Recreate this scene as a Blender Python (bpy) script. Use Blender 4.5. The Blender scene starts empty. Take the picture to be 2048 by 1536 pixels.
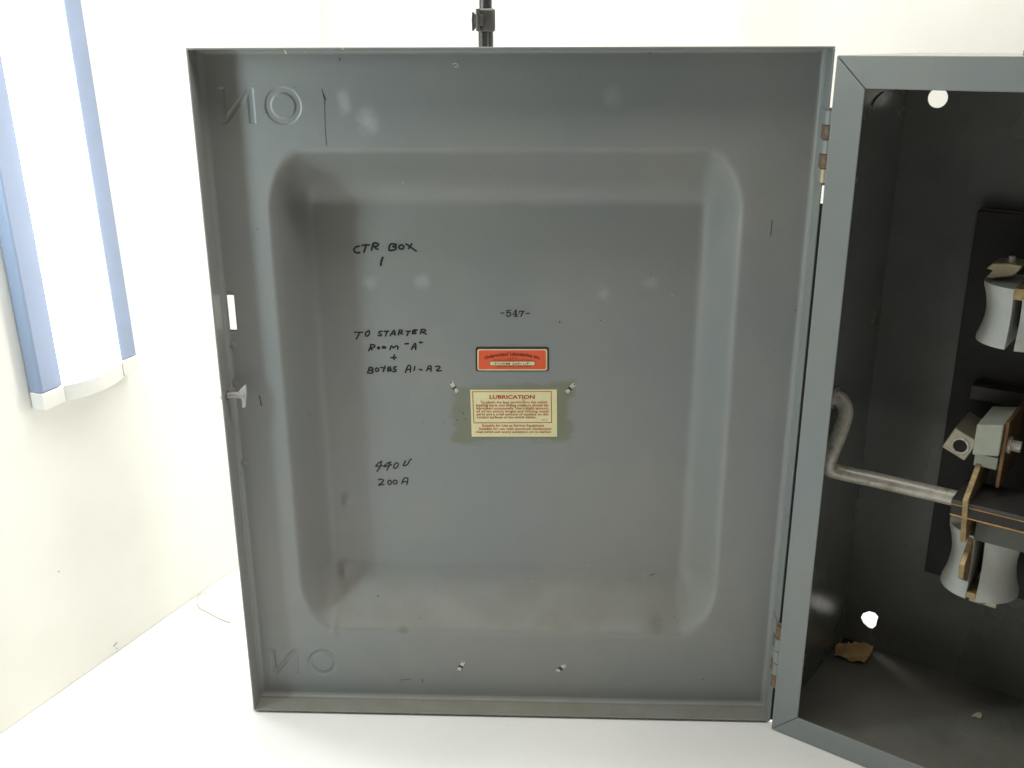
import bpy, bmesh, math, random
import numpy as np
from mathutils import Matrix, Vector, geometry
rnd = random.Random(7)
S = bpy.context.scene
COL = S.collection

# ------------------------------------------------------------------ camera
F, PITCH, ROLL = 1993.1, .3292, -.0028
CAM = np.array([.2581, -.8384, .6338])
cd = bpy.data.cameras.new('camera'); cam = bpy.data.objects.new('camera', cd); COL.objects.link(cam)
cd.sensor_width = 36; cd.lens = F / 2048 * 36; cd.clip_start = .02; cd.clip_end = 50
cam.matrix_world = (Matrix.Translation(Vector(CAM)) @ Matrix.Rotation(math.pi / 2 - PITCH, 4, 'X')
                    @ Matrix.Rotation(ROLL, 4, 'Z'))
S.camera = cam

# ------------------------------------------------------------------ light
w = bpy.data.worlds.new('World'); S.world = w; w.use_nodes = True
bg = w.node_tree.nodes['Background']; bg.inputs[0].default_value = (1.0, .94, .85, 1); bg.inputs[1].default_value = .085
S.view_settings.view_transform = 'Standard'; S.view_settings.look = 'None'
S.view_settings.exposure = 0; S.view_settings.gamma = 1
def lamp(name, loc, target, sx, sy, watts, col):
    l = bpy.data.lights.new(name, 'AREA'); l.shape = 'RECTANGLE'; l.size = sx; l.size_y = sy
    l.energy = watts; l.color = col
    o = bpy.data.objects.new(name, l); COL.objects.link(o); o.location = loc
    o.rotation_euler = (Vector(target) - Vector(loc)).to_track_quat('-Z', 'Y').to_euler()
    return o
FIX_L = 16.0
lamp('strip_lamp_front', (-.31, -.19, .46), (.25, .0, .36), .07, .62, 3.3, (.76, .95, 1.0))
lamp('strip_lamp_back', (.56, .262, .31), (.1, -.75, .2), .10, .52, 3.2, (1.0, .97, .90))
lamp('ceiling_lamp', (.20, -.30, 1.75), (.20, -.28, 0), .9, .6, 11.0, (1.0, .965, .90))
lamp('back_wall_fill', (.42, .18, 1.55), (.42, .24, 0), 1.1, .25, 13.0, (1.0, .98, .93))  # unseen fill light, added to brighten the back wall
lamp('ceiling_lamp_right', (1.05, -.22, 1.45), (.15, 0, .35), .45, .45, 9.0, (1.0, .955, .88))

# ------------------------------------------------------------------ photo pixel -> place
def ray(u, v):
    a, b = u - 1024, v - 768
    cr, sr = math.cos(ROLL), math.sin(ROLL)
    x = a * cr + b * sr; y = -(-a * sr + b * cr)
    return np.array([x, F * math.cos(PITCH) + y * math.sin(PITCH), -F * math.sin(PITCH) + y * math.cos(PITCH)])
W, H, ZB, YD = .51, .6258, .004, -.0364            # door
D, R = .025, .048                                    # flange depth, pan depth
DF = D + R
HX, HY, YB, HB, FL, DB, WB = .51, -.0274, .6432, .6247, .0245, .1911, .50   # box
dv = np.array([math.cos(YD), math.sin(YD), 0]); dn = np.array([-math.sin(YD), math.cos(YD), 0])
be = np.array([math.cos(YB), -math.sin(YB), 0]); bb = np.array([math.sin(YB), math.cos(YB), 0]); bo = np.array([HX, HY, 0])
def px_door(u, v, d):
    r = ray(u, v); t = (d - CAM @ dn) / (r @ dn); P = CAM + t * r
    return (float(P @ dv), d, float(P[2] - ZB))
def px_box(u, v, d):
    r = ray(u, v); t = (d - (CAM - bo) @ bb) / (r @ bb); P = CAM + t * r
    return (float((P - bo) @ be), d, float(P[2]))
def px_side(u, v, e):
    r = ray(u, v); t = (e - (CAM - bo) @ be) / (r @ be); P = CAM + t * r
    return (e, float((P - bo) @ bb), float(P[2]))
def px_floor(u, v, z):
    r = ray(u, v); t = (z - CAM[2]) / r[2]; P = CAM + t * r
    return P

# ------------------------------------------------------------------ helpers
class MB:
    def __init__(s): s.v = []; s.f = []
    def add(s, vs, fs):
        n = len(s.v); s.v += [tuple(map(float, q)) for q in vs]; s.f += [tuple(i + n for i in f) for f in fs]
    def box(s, a, b):
        x0, y0, z0 = a; x1, y1, z1 = b
        s.add([(x0,y0,z0),(x1,y0,z0),(x1,y1,z0),(x0,y1,z0),(x0,y0,z1),(x1,y0,z1),(x1,y1,z1),(x0,y1,z1)],
              [(3,2,1,0),(4,5,6,7),(0,1,5,4),(1,2,6,5),(2,3,7,6),(3,0,4,7)])
    def prism(s, poly, vec):
        n = len(poly); vec = np.array(vec, float); p = [np.array(q, float) for q in poly]
        s.add(p + [q + vec for q in p], [tuple(range(n))[::-1], tuple(range(n, 2*n))] +
              [(i, (i+1) % n, n + (i+1) % n, n + i) for i in range(n)])
    def tube(s, path, r, n=14, cap=True):
        P = [np.array(q, float) for q in path]; m = len(P); rs = r if hasattr(r, '__len__') else [r] * m
        vs = []; a = None
        for i in range(m):
            t = P[min(i+1, m-1)] - P[max(i-1, 0)]; t /= np.linalg.norm(t)
            if a is None: a = np.array([.13, .31, .94]) if abs(t[2]) < .8 else np.array([1., .1, 0])
            a = a - t * (a @ t); a /= np.linalg.norm(a); b = np.cross(t, a)
            vs += [P[i] + rs[i] * (a * math.cos(k*2*math.pi/n) + b * math.sin(k*2*math.pi/n)) for k in range(n)]
        fs = [(i*n+k, i*n+(k+1) % n, (i+1)*n+(k+1) % n, (i+1)*n+k) for i in range(m-1) for k in range(n)]
        if cap: fs += [tuple(range(n))[::-1], tuple(range((m-1)*n, m*n))]
        s.add(vs, fs)
    def ribbon(s, pts, wd):                         # flat stroke: pts are (x,y,z) in a plane y=const
        P = np.array(pts, float)
        wd = wd if hasattr(wd, '__len__') else [wd] * len(P)
        n = len(P); L = []; Rr = []
        for i in range(n):
            t = P[min(i+1, n-1)] - P[max(i-1, 0)]; t = t / (np.linalg.norm(t) + 1e-12)
            nn = np.array([-t[2], 0, t[0]])
            L.append(P[i] + nn * wd[i] / 2); Rr.append(P[i] - nn * wd[i] / 2)
        s.add(L + Rr, [(i, i+1, n+i+1, n+i) for i in range(n-1)])
        for q, i in ((0, 0), (-1, n-1)):             # round ends
            c = P[i]; k = 10
            s.add([c] + [c + wd[i]/2 * np.array([math.cos(a*2*math.pi/k), 0, math.sin(a*2*math.pi/k)]) for a in range(k)],
                  [(0, 1+a, 1+(a+1) % k) for a in range(k)])
    def build(s, name, mat, parent=None, smooth=False, bevel=0, mtx=None, seg=2):
        me = bpy.data.meshes.new(name); me.from_pydata(s.v, [], s.f); me.update()
        bm = bmesh.new(); bm.from_mesh(me); bmesh.ops.recalc_face_normals(bm, faces=bm.faces); bm.to_mesh(me); bm.free()
        return link(name, me, mat, parent, smooth, bevel, mtx, seg)
def link(name, me, mat, parent=None, smooth=False, bevel=0, mtx=None, seg=2):
    o = bpy.data.objects.new(name, me); COL.objects.link(o); me.materials.append(mat)
    if smooth is True:
        for p in me.polygons: p.use_smooth = True
    elif smooth:
        for p in me.polygons: p.use_smooth = True
        me.set_sharp_from_angle(angle=math.radians(smooth))
    if bevel:
        b = o.modifiers.new('bevel', 'BEVEL'); b.width = bevel; b.segments = seg; b.limit_method = 'ANGLE'; b.angle_limit = math.radians(40)
    if parent: o.parent = parent
    if mtx is not None: o.matrix_parent_inverse = Matrix.Identity(4); o.matrix_local = mtx
    return o
def tag(o, label=None, cat=None, group=None, kind=None):
    for k, q in (('label', label), ('category', cat), ('group', group), ('kind', kind)):
        if q: o[k] = q
    return o
def empty(name, loc, rz=0):
    o = bpy.data.objects.new(name, None); COL.objects.link(o); o.location = loc; o.rotation_euler = (0, 0, rz); o.empty_display_size = .05
    return o
def smooth_path(pts, k=6):
    P = [np.array(p, float) for p in pts]; out = []
    for i in range(len(P)-1):
        p0 = P[max(i-1, 0)]; p1 = P[i]; p2 = P[i+1]; p3 = P[min(i+2, len(P)-1)]
        for j in range(k):
            t = j / k
            out.append(.5*((2*p1)+(-p0+p2)*t+(2*p0-5*p1+4*p2-p3)*t*t+(-p0+3*p1-3*p2+p3)*t**3))
    out.append(P[-1]); return out

# ------------------------------------------------------------------ materials
class NT:
    def __init__(s, name):
        s.m = bpy.data.materials.new(name); s.m.use_nodes = True; s.t = s.m.node_tree; s.n = s.t.nodes
        s.b = s.n['Principled BSDF']; s.tc = s.n.new('ShaderNodeTexCoord'); s.geo = s.n.new('ShaderNodeNewGeometry')
        s.sx = None
    def set(s, node, i, v):
        if hasattr(v, 'is_linked') or hasattr(v, 'node'): s.t.links.new(v, node.inputs[i])
        else:
            if isinstance(v, (tuple, list)) and len(v) == 3 and node.inputs[i].type == 'RGBA': v = (*v, 1)
            node.inputs[i].default_value = v
    def obj(s): return s.tc.outputs['Object']
    def xyz(s):
        if not s.sx:
            s.sx = s.n.new('ShaderNodeSeparateXYZ'); s.t.links.new(s.obj(), s.sx.inputs[0])
        return s.sx.outputs
    def nz(s):
        q = s.n.new('ShaderNodeSeparateXYZ'); s.t.links.new(s.geo.outputs['Normal'], q.inputs[0]); return q.outputs[2]
    def math(s, op, a, b=0.0, c=0.0):
        q = s.n.new('ShaderNodeMath'); q.operation = op
        for i, v in enumerate((a, b, c)): s.set(q, i, v)
        return q.outputs[0]
    def noise(s, scale, detail=3, rough=.5, vec=None, dist=0):
        q = s.n.new('ShaderNodeTexNoise'); s.t.links.new(vec or s.obj(), q.inputs['Vector'])
        q.inputs['Scale'].default_value = scale; q.inputs['Detail'].default_value = detail; q.inputs['Roughness'].default_value = rough
        q.inputs['Distortion'].default_value = dist
        return q.outputs['Fac']
    def mapv(s, sc):
        q = s.n.new('ShaderNodeMapping'); s.t.links.new(s.obj(), q.inputs['Vector']); q.inputs['Scale'].default_value = sc; return q.outputs[0]
    def ramp(s, v, a, b, lo=0.0, hi=1.0, smooth=True):
        q = s.n.new('ShaderNodeMapRange'); q.interpolation_type = 'SMOOTHSTEP' if smooth else 'LINEAR'; q.clamp = True
        s.set(q, 0, v); s.set(q, 1, a); s.set(q, 2, b); s.set(q, 3, lo); s.set(q, 4, hi); return q.outputs[0]
    def mix(s, f, a, b):
        q = s.n.new('ShaderNodeMix'); q.data_type = 'RGBA'; s.set(q, 0, f); s.set(q, 6, a); s.set(q, 7, b); return q.outputs[2]
    def bump(s, h, st, dist):
        q = s.n.new('ShaderNodeBump'); q.inputs['Strength'].default_value = st; q.inputs['Distance'].default_value = dist
        s.set(q, 'Height', h); s.t.links.new(q.outputs[0], s.b.inputs['Normal'])
    def out(s, col=None, rough=None, metal=None, spec=None):
        for k, v in (('Base Color', col), ('Roughness', rough), ('Metallic', metal), ('Specular IOR Level', spec)):
            if v is not None: s.set(s.b, k, v)
        return s.m
def paint(name, base=(.262, .274, .266), rough=.36, door=False, dust=.55, grime=0.0, rust=.0):
    n = NT(name); x, y, z = n.xyz()
    big = n.noise(5.5, 4, .55); mid = n.noise(38, 3); fine = n.noise(900, 2)
    b0 = np.array(base)
    c = n.mix(n.ramp(big, .3, .7), tuple(b0 * (.93, .95, .985)), tuple(b0 * (1.06, 1.03, .99)))
    c = n.mix(n.math('MULTIPLY', n.ramp(mid, .35, .75), .22), c, tuple(b0 * (.86, .87, .84)))
    spec = n.noise(150, 2, .6)
    c = n.mix(n.math('MULTIPLY', n.ramp(spec, .735, .80), .55), c, (.06, .055, .045))          # dirt specks
    if dust:
        d = n.ramp(n.nz(), .12, .85); d = n.math('MULTIPLY', d, n.ramp(n.noise(26, 4, .6), .2, .7, .55, 1.0))
        c = n.mix(n.math('MULTIPLY', d, dust), c, (.170, .158, .115)); dmask = d
    if grime:
        g = n.ramp(n.noise(17, 5, .65), .35, .85); c = n.mix(n.math('MULTIPLY', g, grime), c, (.07, .06, .045))
    if rust:
        r_ = n.ramp(n.noise(75, 5, .7), .66 - rust * .06, .74); c = n.mix(n.math('MULTIPLY', r_, .8), c, (.17, .085, .035))
    rg = n.ramp(big, .25, .75, rough - .05, rough + .07)
    if dust: rg = n.math('ADD', rg, n.math('MULTIPLY', dmask, .28))
    if door:
        # olive glue stain round the lubrication card (its own ragged rectangle)
        def rectmask(cx, cz, hx, hz, soft, amp, sc):
            a = n.math('SUBTRACT', n.math('ABSOLUTE', n.math('SUBTRACT', x, cx)), hx)
            b = n.math('SUBTRACT', n.math('ABSOLUTE', n.math('SUBTRACT', z, cz)), hz)
            m = n.math('MAXIMUM', a, b)
            m = n.math('ADD', m, n.math('MULTIPLY', n.math('SUBTRACT', n.noise(sc, 5, .65, n.mapv((.45, 1, 1.3))), .5), amp))
            return n.math('SUBTRACT', 1.0, n.ramp(m, -soft, soft))
        p0 = px_door(909, 768, DF); p1 = px_door(1139, 886, DF)
        g = rectmask((p0[0]+p1[0])/2, (p0[2]+p1[2])/2, (p1[0]-p0[0])/2, (p0[2]-p1[2])/2, .004, .036, 34)
        g = n.math('MULTIPLY', g, n.ramp(n.noise(22, 3), .25, .65, .35, .75))
        g = n.math('MULTIPLY', g, n.ramp(y, DF - .008, DF - .004))
        c = n.mix(g, c, (.17, .18, .085))
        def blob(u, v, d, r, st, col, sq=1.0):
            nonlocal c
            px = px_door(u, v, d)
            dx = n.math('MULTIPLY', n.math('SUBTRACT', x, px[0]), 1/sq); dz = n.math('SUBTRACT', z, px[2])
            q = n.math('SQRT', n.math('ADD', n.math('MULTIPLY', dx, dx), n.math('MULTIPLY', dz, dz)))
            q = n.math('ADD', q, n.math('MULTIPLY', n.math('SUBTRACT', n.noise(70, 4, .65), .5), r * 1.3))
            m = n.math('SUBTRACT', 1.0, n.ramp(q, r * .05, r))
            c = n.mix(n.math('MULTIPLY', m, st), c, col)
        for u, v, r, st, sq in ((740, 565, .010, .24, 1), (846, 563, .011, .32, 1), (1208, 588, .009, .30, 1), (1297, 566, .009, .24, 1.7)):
            blob(u, v, DF, r, st, (.50, .52, .50), sq)                                            # soft pale spots
        blob(688, 208, D, .016, .42, (.52, .54, .53), .55); blob(735, 240, D, .016, .45, (.50, .53, .52), .8)
        blob(1225, 192, D, .012, .22, (.5, .52, .5)); blob(455, 806, D, .007, .7, (.16, .08, .03))
        blob(464, 790, D - .004, .006, .55, (.18, .10, .05)); blob(812, 1240, D + .02, .006, .5, (.13, .13, .10), 1.3)
        blob(1308, 1236, D + .02, .009, .5, (.12, .12, .11), 1.4); blob(800, 1355, D, .014, .16, (.2, .17, .1))
    n.bump(n.math('ADD', n.math('MULTIPLY', fine, .3), mid), .10, .0006)
    return n.out(c, rg, 0.0, .5)
def plain(name, col, rough=.5, metal=0.0, var=.12, sc=60, spec=.5, bumpst=.1, dark=None, dth=(.55, .75), damt=.6):
    n = NT(name); f = n.noise(sc, 4, .6); b0 = np.array(col)
    c = n.mix(n.ramp(f, .25, .75), tuple(b0 * (1 - var)), tuple(b0 * (1 + var)))
    if dark: c = n.mix(n.math('MULTIPLY', n.ramp(n.noise(sc * .6, 5, .65), *dth), damt), c, dark)
    n.bump(f, bumpst, .0006)
    return n.out(c, n.ramp(f, .2, .8, max(.03, rough - .06), rough + .08), metal, spec)
M = {}
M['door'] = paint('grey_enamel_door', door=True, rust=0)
M['paint'] = paint('grey_enamel', rust=0)
M['rim'] = paint('grey_enamel_worn', dust=.75, rust=.5)
M['inner'] = paint('grey_enamel_inside_shade', base=(.175, .185, .178), rough=.25, grime=.30, dust=.35)  # same enamel, base darkened to carry the shade inside the box
M['floorp'] = paint('grey_enamel_dirty', base=(.165, .172, .155), rough=.40, grime=.5, dust=.35, rust=.15)
M['frame'] = paint('grey_enamel_frame', base=(.245, .268, .266), rough=.40, rust=.0, dust=.4)
M['ink'] = plain('black_marker', (.012, .012, .013), .45, var=.3)
M['print'] = plain('black_print', (.014, .014, .015), .6)
M['scuff'] = plain('dark_scuff', (.065, .054, .038), .7, var=.4)
M['bare'] = plain('bare_zinc', (.62, .60, .53), .45, .15, .25, 500, dark=(.2, .18, .14), dth=(.5, .7))
M['castmetal'] = plain('dull_zinc', (.50, .51, .49), .45, .5, .12, 200)
M['rustm'] = plain('rusty_steel', (.17, .125, .09), .7, .1, .45, 260, dark=(.26, .13, .05), dth=(.5, .7), damt=.7)
M['steel'] = plain('galvanised_rod', (.62, .60, .53), .42, .3, .15, 130, dark=(.24, .20, .13), dth=(.52, .7))
M['brass'] = plain('tarnished_copper', (.44, .33, .165), .45, .45, .25, 180, dark=(.13, .07, .035), dth=(.45, .7))
M['oldcopper'] = plain('old_copper', (.20, .115, .05), .5, .3, .3, 140, dark=(.34, .24, .10), dth=(.6, .75))
M['copper'] = plain('copper_strip', (.55, .30, .12), .45, .5, .2, 160)
M['black'] = plain('black_board', (.018, .017, .016), .55, 0, .3, 80)
M['board_edge'] = plain('brown_board_edge', (.10, .065, .035), .7, 0, .3, 120)
M['porcelain'] = plain('grey_porcelain', (.56, .58, .545), .55, 0, .06, 60, dark=(.40, .38, .31), dth=(.55, .8), damt=.5)
M['moulded'] = plain('pale_moulded_block', (.38, .40, .33), .5, 0, .08, 70)
M['saddle'] = plain('dark_moulded', (.10, .105, .09), .55)
M['lugm'] = plain('tinned_lug', (.42, .39, .30), .4, .55, .15, 150)
M['tan'] = plain('tan_plated_bracket', (.48, .42, .28), .45, .4, .15, 120)
M['paper'] = plain('brown_paper', (.62, .42, .19), .85, 0, .22, 60, dark=(.10, .06, .02), dth=(.62, .72), damt=.7)
M['debris'] = plain('dark_debris', (.025, .022, .02), .9, 0, .5, 200)
M['chip'] = plain('pale_flake', (.55, .52, .34), .8)
M['red'] = plain('red_print', (.50, .08, .035), .6)
M['orange'] = plain('orange_print', (.80, .115, .035), .5, 0, .06, 40)
M['maroon'] = plain('maroon_print', (.16, .02, .02), .6)
M['cream'] = plain('cream_print', (.80, .70, .42), .6)
n = NT('yellowed_card'); f = n.noise(40, 4, .6)
c = n.mix(n.ramp(f, .3, .7), (.86, .80, .47), (.78, .72, .40)); c = n.mix(n.math('MULTIPLY', n.ramp(n.noise(55, 4, .6), .60, .72), .55), c, (.42, .27, .06))
M['card'] = n.out(c, .6)
M['border'] = plain('dark_border', (.035, .025, .03), .5)
M['plastic'] = plain('black_plastic', (.05, .048, .045), .38, 0, .15, 90)
M['tubeblk'] = plain('black_tube', (.035, .034, .033), .22, .2, .1, 60)
M['rail'] = plain('blue_grey_rail', (.27, .33, .46), .45, .15, .04, 30)
M['endcap'] = plain('pale_end_cap', (.74, .73, .70), .4, 0, .02, 20)
n = NT('wall_paint'); f = n.noise(9, 4); c = n.mix(n.ramp(f, .3, .7), (.84, .83, .785), (.80, .79, .74))
c = n.mix(n.math('MULTIPLY', n.ramp(n.noise(60, 3, .6), .765, .80), .4), c, (.35, .30, .22)); n.bump(n.noise(220, 3), .12, .0008)
M['wall'] = n.out(c, .55, 0, .3)
n = NT('trim_paint'); M['trim'] = n.out((.80, .80, .73), .5)
n = NT('table_laminate'); f = n.noise(7, 4)
c = n.mix(n.ramp(f, .3, .7), (.84, .835, .81), (.80, .795, .77))
c = n.mix(n.math('MULTIPLY', n.ramp(n.noise(42, 5, .7), .64, .78), .30), c, (.42, .40, .36))
c = n.mix(n.math('MULTIPLY', n.ramp(n.noise(130, 3, .6), .74, .79), .5), c, (.15, .13, .10))
n.bump(n.noise(120, 3), .05, .0006)
M['table'] = n.out(c, .38, 0, .4)
n = NT('lamp_diffuser'); n.b.inputs['Base Color'].default_value = (.9, .9, .9, 1)
n.b.inputs['Emission Color'].default_value = (.90, .97, 1.0, 1); n.b.inputs['Emission Strength'].default_value = FIX_L
M['glow'] = n.out(None, .4)

# ------------------------------------------------------------------ setting
W0 = np.array([-.23985, -.03271, 0]); WD = np.array([.40850, .91276, 0]); WN = np.array([.91276, -.40850, 0])
CR = np.array([.0115, .530, 0]); BD = WN.copy(); BN = WD.copy()
m = MB(); m.box((-1.3, -1.05, -.03), (1.7, 1.1, 0)); tag(m.build('tabletop', M['table'], bevel=.002), kind='structure')
def slab(a, b, nrm, th, z0, z1, name, mat):
    m = MB(); m.prism([(*a[:2], z0), (*b[:2], z0), (*(b+nrm*th)[:2], z0), (*(a+nrm*th)[:2], z0)], (0, 0, z1 - z0))
    return tag(m.build(name, mat), kind='structure')
slab(CR, CR - WD * 1.25, -WN, .02, .0006, 1.3, 'wall_left', M['wall'])
wl = bpy.data.objects['wall_left']
def px_wall(u, v, h=.0008):
    r = ray(u, v); t = (h - (CAM - W0) @ WN) / (r @ WN); return CAM + t * r
for pts, rr in ((((228, 1293), (231, 1288), (235, 1285)), .0006), (((233, 1296), (235, 1298)), .0004), (((117, 1142), (118, 1144)), .0006), (((160, 115), (159, 117)), .0005)):
    m = MB(); m.tube([px_wall(*q) for q in pts], rr, 6); m.build('wall_nick', M['lugm'], wl, True)
slab(CR - WN * .02, CR + BD * 1.5, BN, .02, .0006, 1.3, 'wall_back', M['wall'])
m = MB(); a = CR + BD * .2895; b = CR + BD * .3087
m.prism([(*a[:2], .001), (*b[:2], .001), (*(b - BN*.0012)[:2], .001), (*(a - BN*.0012)[:2], .001)], (0, 0, 1.25))
tag(m.build('wall_batten', M['trim'], bevel=.001), 'narrow cream batten running up the white back wall', 'batten')

# ------------------------------------------------------------------ lamp on the left wall
tilt = math.radians(1.8)
fx = empty('wall_lamp', tuple(W0 + WD * .1590 + np.array([0, 0, .3075])))
fx.matrix_world = Matrix.Translation(fx.location) @ Matrix.Rotation(math.atan2(WD[1], WD[0]), 4, 'Z') @ Matrix.Rotation(-tilt, 4, 'Y')
tag(fx, 'lit strip lamp with bulging white diffuser between blue grey rails on the white wall', 'lamp')
LH = .64; hw = .0620                                          # local x along the wall, -y into the room
def arc(x0, x1, h0, hm, k=14):
    return [(x0 + (x1-x0)*i/k, -(h0 + (hm-h0)*math.sin(math.pi*i/k)**.8)) for i in range(k+1)]
def ext(poly, z0, z1, name, mat, sm=False, bev=0):
    m = MB(); m.prism([(p[0], p[1], z0) for p in poly], (0, 0, z1 - z0)); return m.build(name, mat, fx, sm, bev)
CAPH = .0165
ext([(-hw, -.0006), (-hw, -.0135), (-hw+.0015, -.0160), (-hw+.0255, -.0160), (-hw+.0255, -.0006)], CAPH, LH, 'rail', M['rail'], bev=.001)
ext([(hw, -.0006), (hw, -.0135), (hw-.0015, -.0160), (hw-.0225, -.0160), (hw-.0225, -.0006)][::-1], CAPH, LH, 'rail', M['rail'], bev=.001)
ext([(-hw+.0256, -.0006)] + arc(-hw+.0256, hw-.0226, .0152, .0255) + [(hw-.0226, -.0006)], CAPH, LH, 'diffuser', M['glow'], 30)
ext([(-hw+.0256, -.0006)] + arc(-hw+.0256, hw-.0226, .0160, .0270) + [(hw-.0226, -.0006)], 0, CAPH - .0004, 'end_cap', M['endcap'], 30)
for q in ([-hw-.0006, -hw+.0252], [hw-.0222, hw+.0006]):
    m = MB(); m.box((q[0], -.0168, -.0004), (q[1], -.0006, CAPH - .0004)); m.build('corner_block', M['endcap'], fx, bevel=.0008)

# ------------------------------------------------------------------ light stand behind the door
SY = .21
def px_y(u, v, yy=SY):
    r = ray(u, v); t = (yy - CAM[1]) / r[1]; return CAM + t * r
pc = px_y(971.5, 47); ls = empty('light_stand', (pc[0], SY, 0)); zc = pc[2]
tag(ls, 'black telescopic light stand pole with clamp, rising behind the open door', 'light stand')
def stand(name, fn, mat, sm=35, bev=0):
    m = MB(); fn(m); return m.build(name, mat, ls, sm, bev)
k = (px_y(985, 50) - px_y(958.7, 50))[0] / 2
zlo = px_y(970, 64)[2]; zhi = px_y(970, 17)[2]
stand('lower_tube', lambda m: m.tube([(0, 0, .12), (0, 0, zlo + .004)], k * 1.16, 24), M['tubeblk'])
stand('upper_tube', lambda m: m.tube([(0.0, 0, zhi - .004), (0.0, 0, 1.15)], k * .98, 24), M['tubeblk'])
for xo in (-.55, .35): stand('tube_rib', lambda m: m.box((xo*k - .0009, -k*1.2, .14), (xo*k + .0009, -k*.8, zlo + .003)), M['plastic'], bev=.0003)
clp = stand('clamp', lambda m: m.box((-k*1.42, -k*1.45, zlo), (k*1.46, k*1.3, zhi)), M['plastic'], bev=.0022)
lev = MB(); lz = zhi - zlo
lev.prism([(-k*1.45, -k*1.3, zlo+lz*.20), (-k*1.9, -k*1.3, zlo+lz*.02), (-k*2.05, -k*1.3, zlo+lz*.05), (-k*2.12, -k*1.3, zlo+lz*.5), (-k*2.0, -k*1.3, zlo+lz*.86), (-k*1.85, -k*1.3, zlo+lz*.86), (-k*1.45, -k*1.3, zlo+lz*.72)], (0, k*1.2, 0))
lv = lev.build('lever', M['plastic'], clp, bevel=.0006)
hb = MB(); hb.box((-k*1.62, -k*1.75, zlo+lz*.25), (-k*.35, -k*1.40, zlo+lz*.72)); hb.tube([(-k*1.15, -k*1.5, zlo+lz*.04), (-k*1.15, -k*1.5, zlo+lz*.98)], k*.33, 12); hb.build('lever_hinge', M['plastic'], clp, 40, .0004)
for a in (math.radians(15), math.radians(135), math.radians(255)):
    stand('leg', lambda m: m.tube([(0.006*math.cos(a), .006*math.sin(a), .20), (.10*math.cos(a), .10*math.sin(a), .006)], .006, 12), M['tubeblk'])
stand('leg_collar', lambda m: m.tube([(0, 0, .185), (0, 0, .215)], .014, 18), M['plastic'], bev=.001)

# ------------------------------------------------------------------ switch box: root and frames of reference
box = empty('switch_box', (HX, HY, 0), -YB)
tag(box, 'grey steel electrical switch box standing with its door swung wide open', 'switch box')
ENC = Matrix.Translation((HX, HY, 0)) @ Matrix.Rotation(-YB, 4, 'Z')
DOORM = ENC.inverted() @ Matrix.Translation((0, 0, ZB)) @ Matrix.Rotation(YD, 4, 'Z')

# door skin: one pressed sheet as a fine height field, pan recessed away from the viewer
def lines(spans, lo, hi, base):
    out = [lo]; x = lo
    while x < hi - 1e-9:
        st = base
        for a, b, q in spans:
            if a - 1e-9 <= x < b - 1e-9: st = min(st, q)
        nx = x + st
        for a, b, q in spans:
            for e in (a, b):
                if x + 1e-7 < e < nx: nx = e
        nx = min(nx, hi); out.append(nx); x = nx
    return np.array(out)
T = .0015
sl0 = px_door(447, 590, D); sl1 = px_door(466, 660, D)
SX0, SX1, SZ0, SZ1 = .0042, .0104, sl1[2], sl0[2]
gx = lines([(.0, .0045, .0007), (SX0, SX1, .003), (.0105, .0845, .00062), (.045, .115, .0022), (.40, .46, .0022), (W-.0045, W, .0007)], 0, W, .0042)
gz = lines([(0, .0045, .0007), (.021, .056, .00062), (.06, .18, .0025), (SZ0, SZ1, .004), (.46, .55, .003), (.5645, .598, .00062), (H-.0045, H, .0007)], 0, H, .0045)
X, Z = np.meshgrid(gx, gz)
RX0, RX1, RZ0, RZ1 = .050, .452, .0775, .5455
rx, rz = .042, .052
def pan(X, Z):
    dx = np.minimum(X - RX0, RX1 - X); dz = np.minimum(Z - RZ0, RZ1 - Z)
    a = np.clip(1 - dx / .031, 0, 9); b = np.clip(1 - dz / .054, 0, 9); pw_ = 1.8
    q = (a**pw_ + b**pw_) ** (1/pw_) + 1e-9
    wgt = (a / q) ** 2; t = np.clip(1 - q, 0, 1)
    e_ = .035; t2 = (np.sqrt(t*t + e_*e_) - e_) / (math.sqrt(1 + e_*e_) - e_)
    steep = 1 - (1 - t2) ** 1.75; side = 1 - (1 - np.clip(t2 * 1.22, 0, 1)) ** 1.8
    return R * np.where(q < 1, wgt * side + (1 - wgt) * steep, 0)
depth = sum(pan(X + r_*math.cos(a_), Z + r_*math.sin(a_)) for r_, k_ in ((.0016, 6), (.0036, 10)) for a_ in np.arange(k_) * 2 * math.pi / k_) / 16
bend = .0045
def bendf(u):
    u = np.clip(bend - u, 0, bend); return bend - np.sqrt(np.maximum(bend*bend - u*u, 0))
Y = D + depth - np.maximum.reduce([bendf(X), bendf(W - X), bendf(Z), bendf(H - Z)])
def seg(px, pz, ax, az, bx, bz, hwid):                      # box-ended stroke distance
    dxx, dzz = bx-ax, bz-az; L = math.hypot(dxx, dzz); ux, uz = dxx/L, dzz/L
    s = (px-ax)*ux + (pz-az)*uz; n_ = np.abs(-(px-ax)*uz + (pz-az)*ux)
    return np.maximum(n_ - hwid, np.maximum(-s, s - L))
def word(x0, x1, z0, z1, ox, oz, ro, ri, sh):
    hw_ = .0024
    d1 = seg(X, Z, x0+hw_-sh, z1, x0+hw_, z0, hw_); d2 = seg(X, Z, x1-hw_-sh, z1, x1-hw_, z0, hw_)
    d3 = seg(X, Z, x0+hw_+.0008, z0+.001, x1-hw_-.0008, z1-.001, hw_*.8)
    rr = np.hypot(X-ox, Z-oz); d4 = np.maximum(rr - ro, ri - rr)
    dd = np.minimum(np.minimum(d1, d2), np.minimum(d3, d4))
    return np.clip((.0005 - dd) / .0011, 0, 1)
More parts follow.
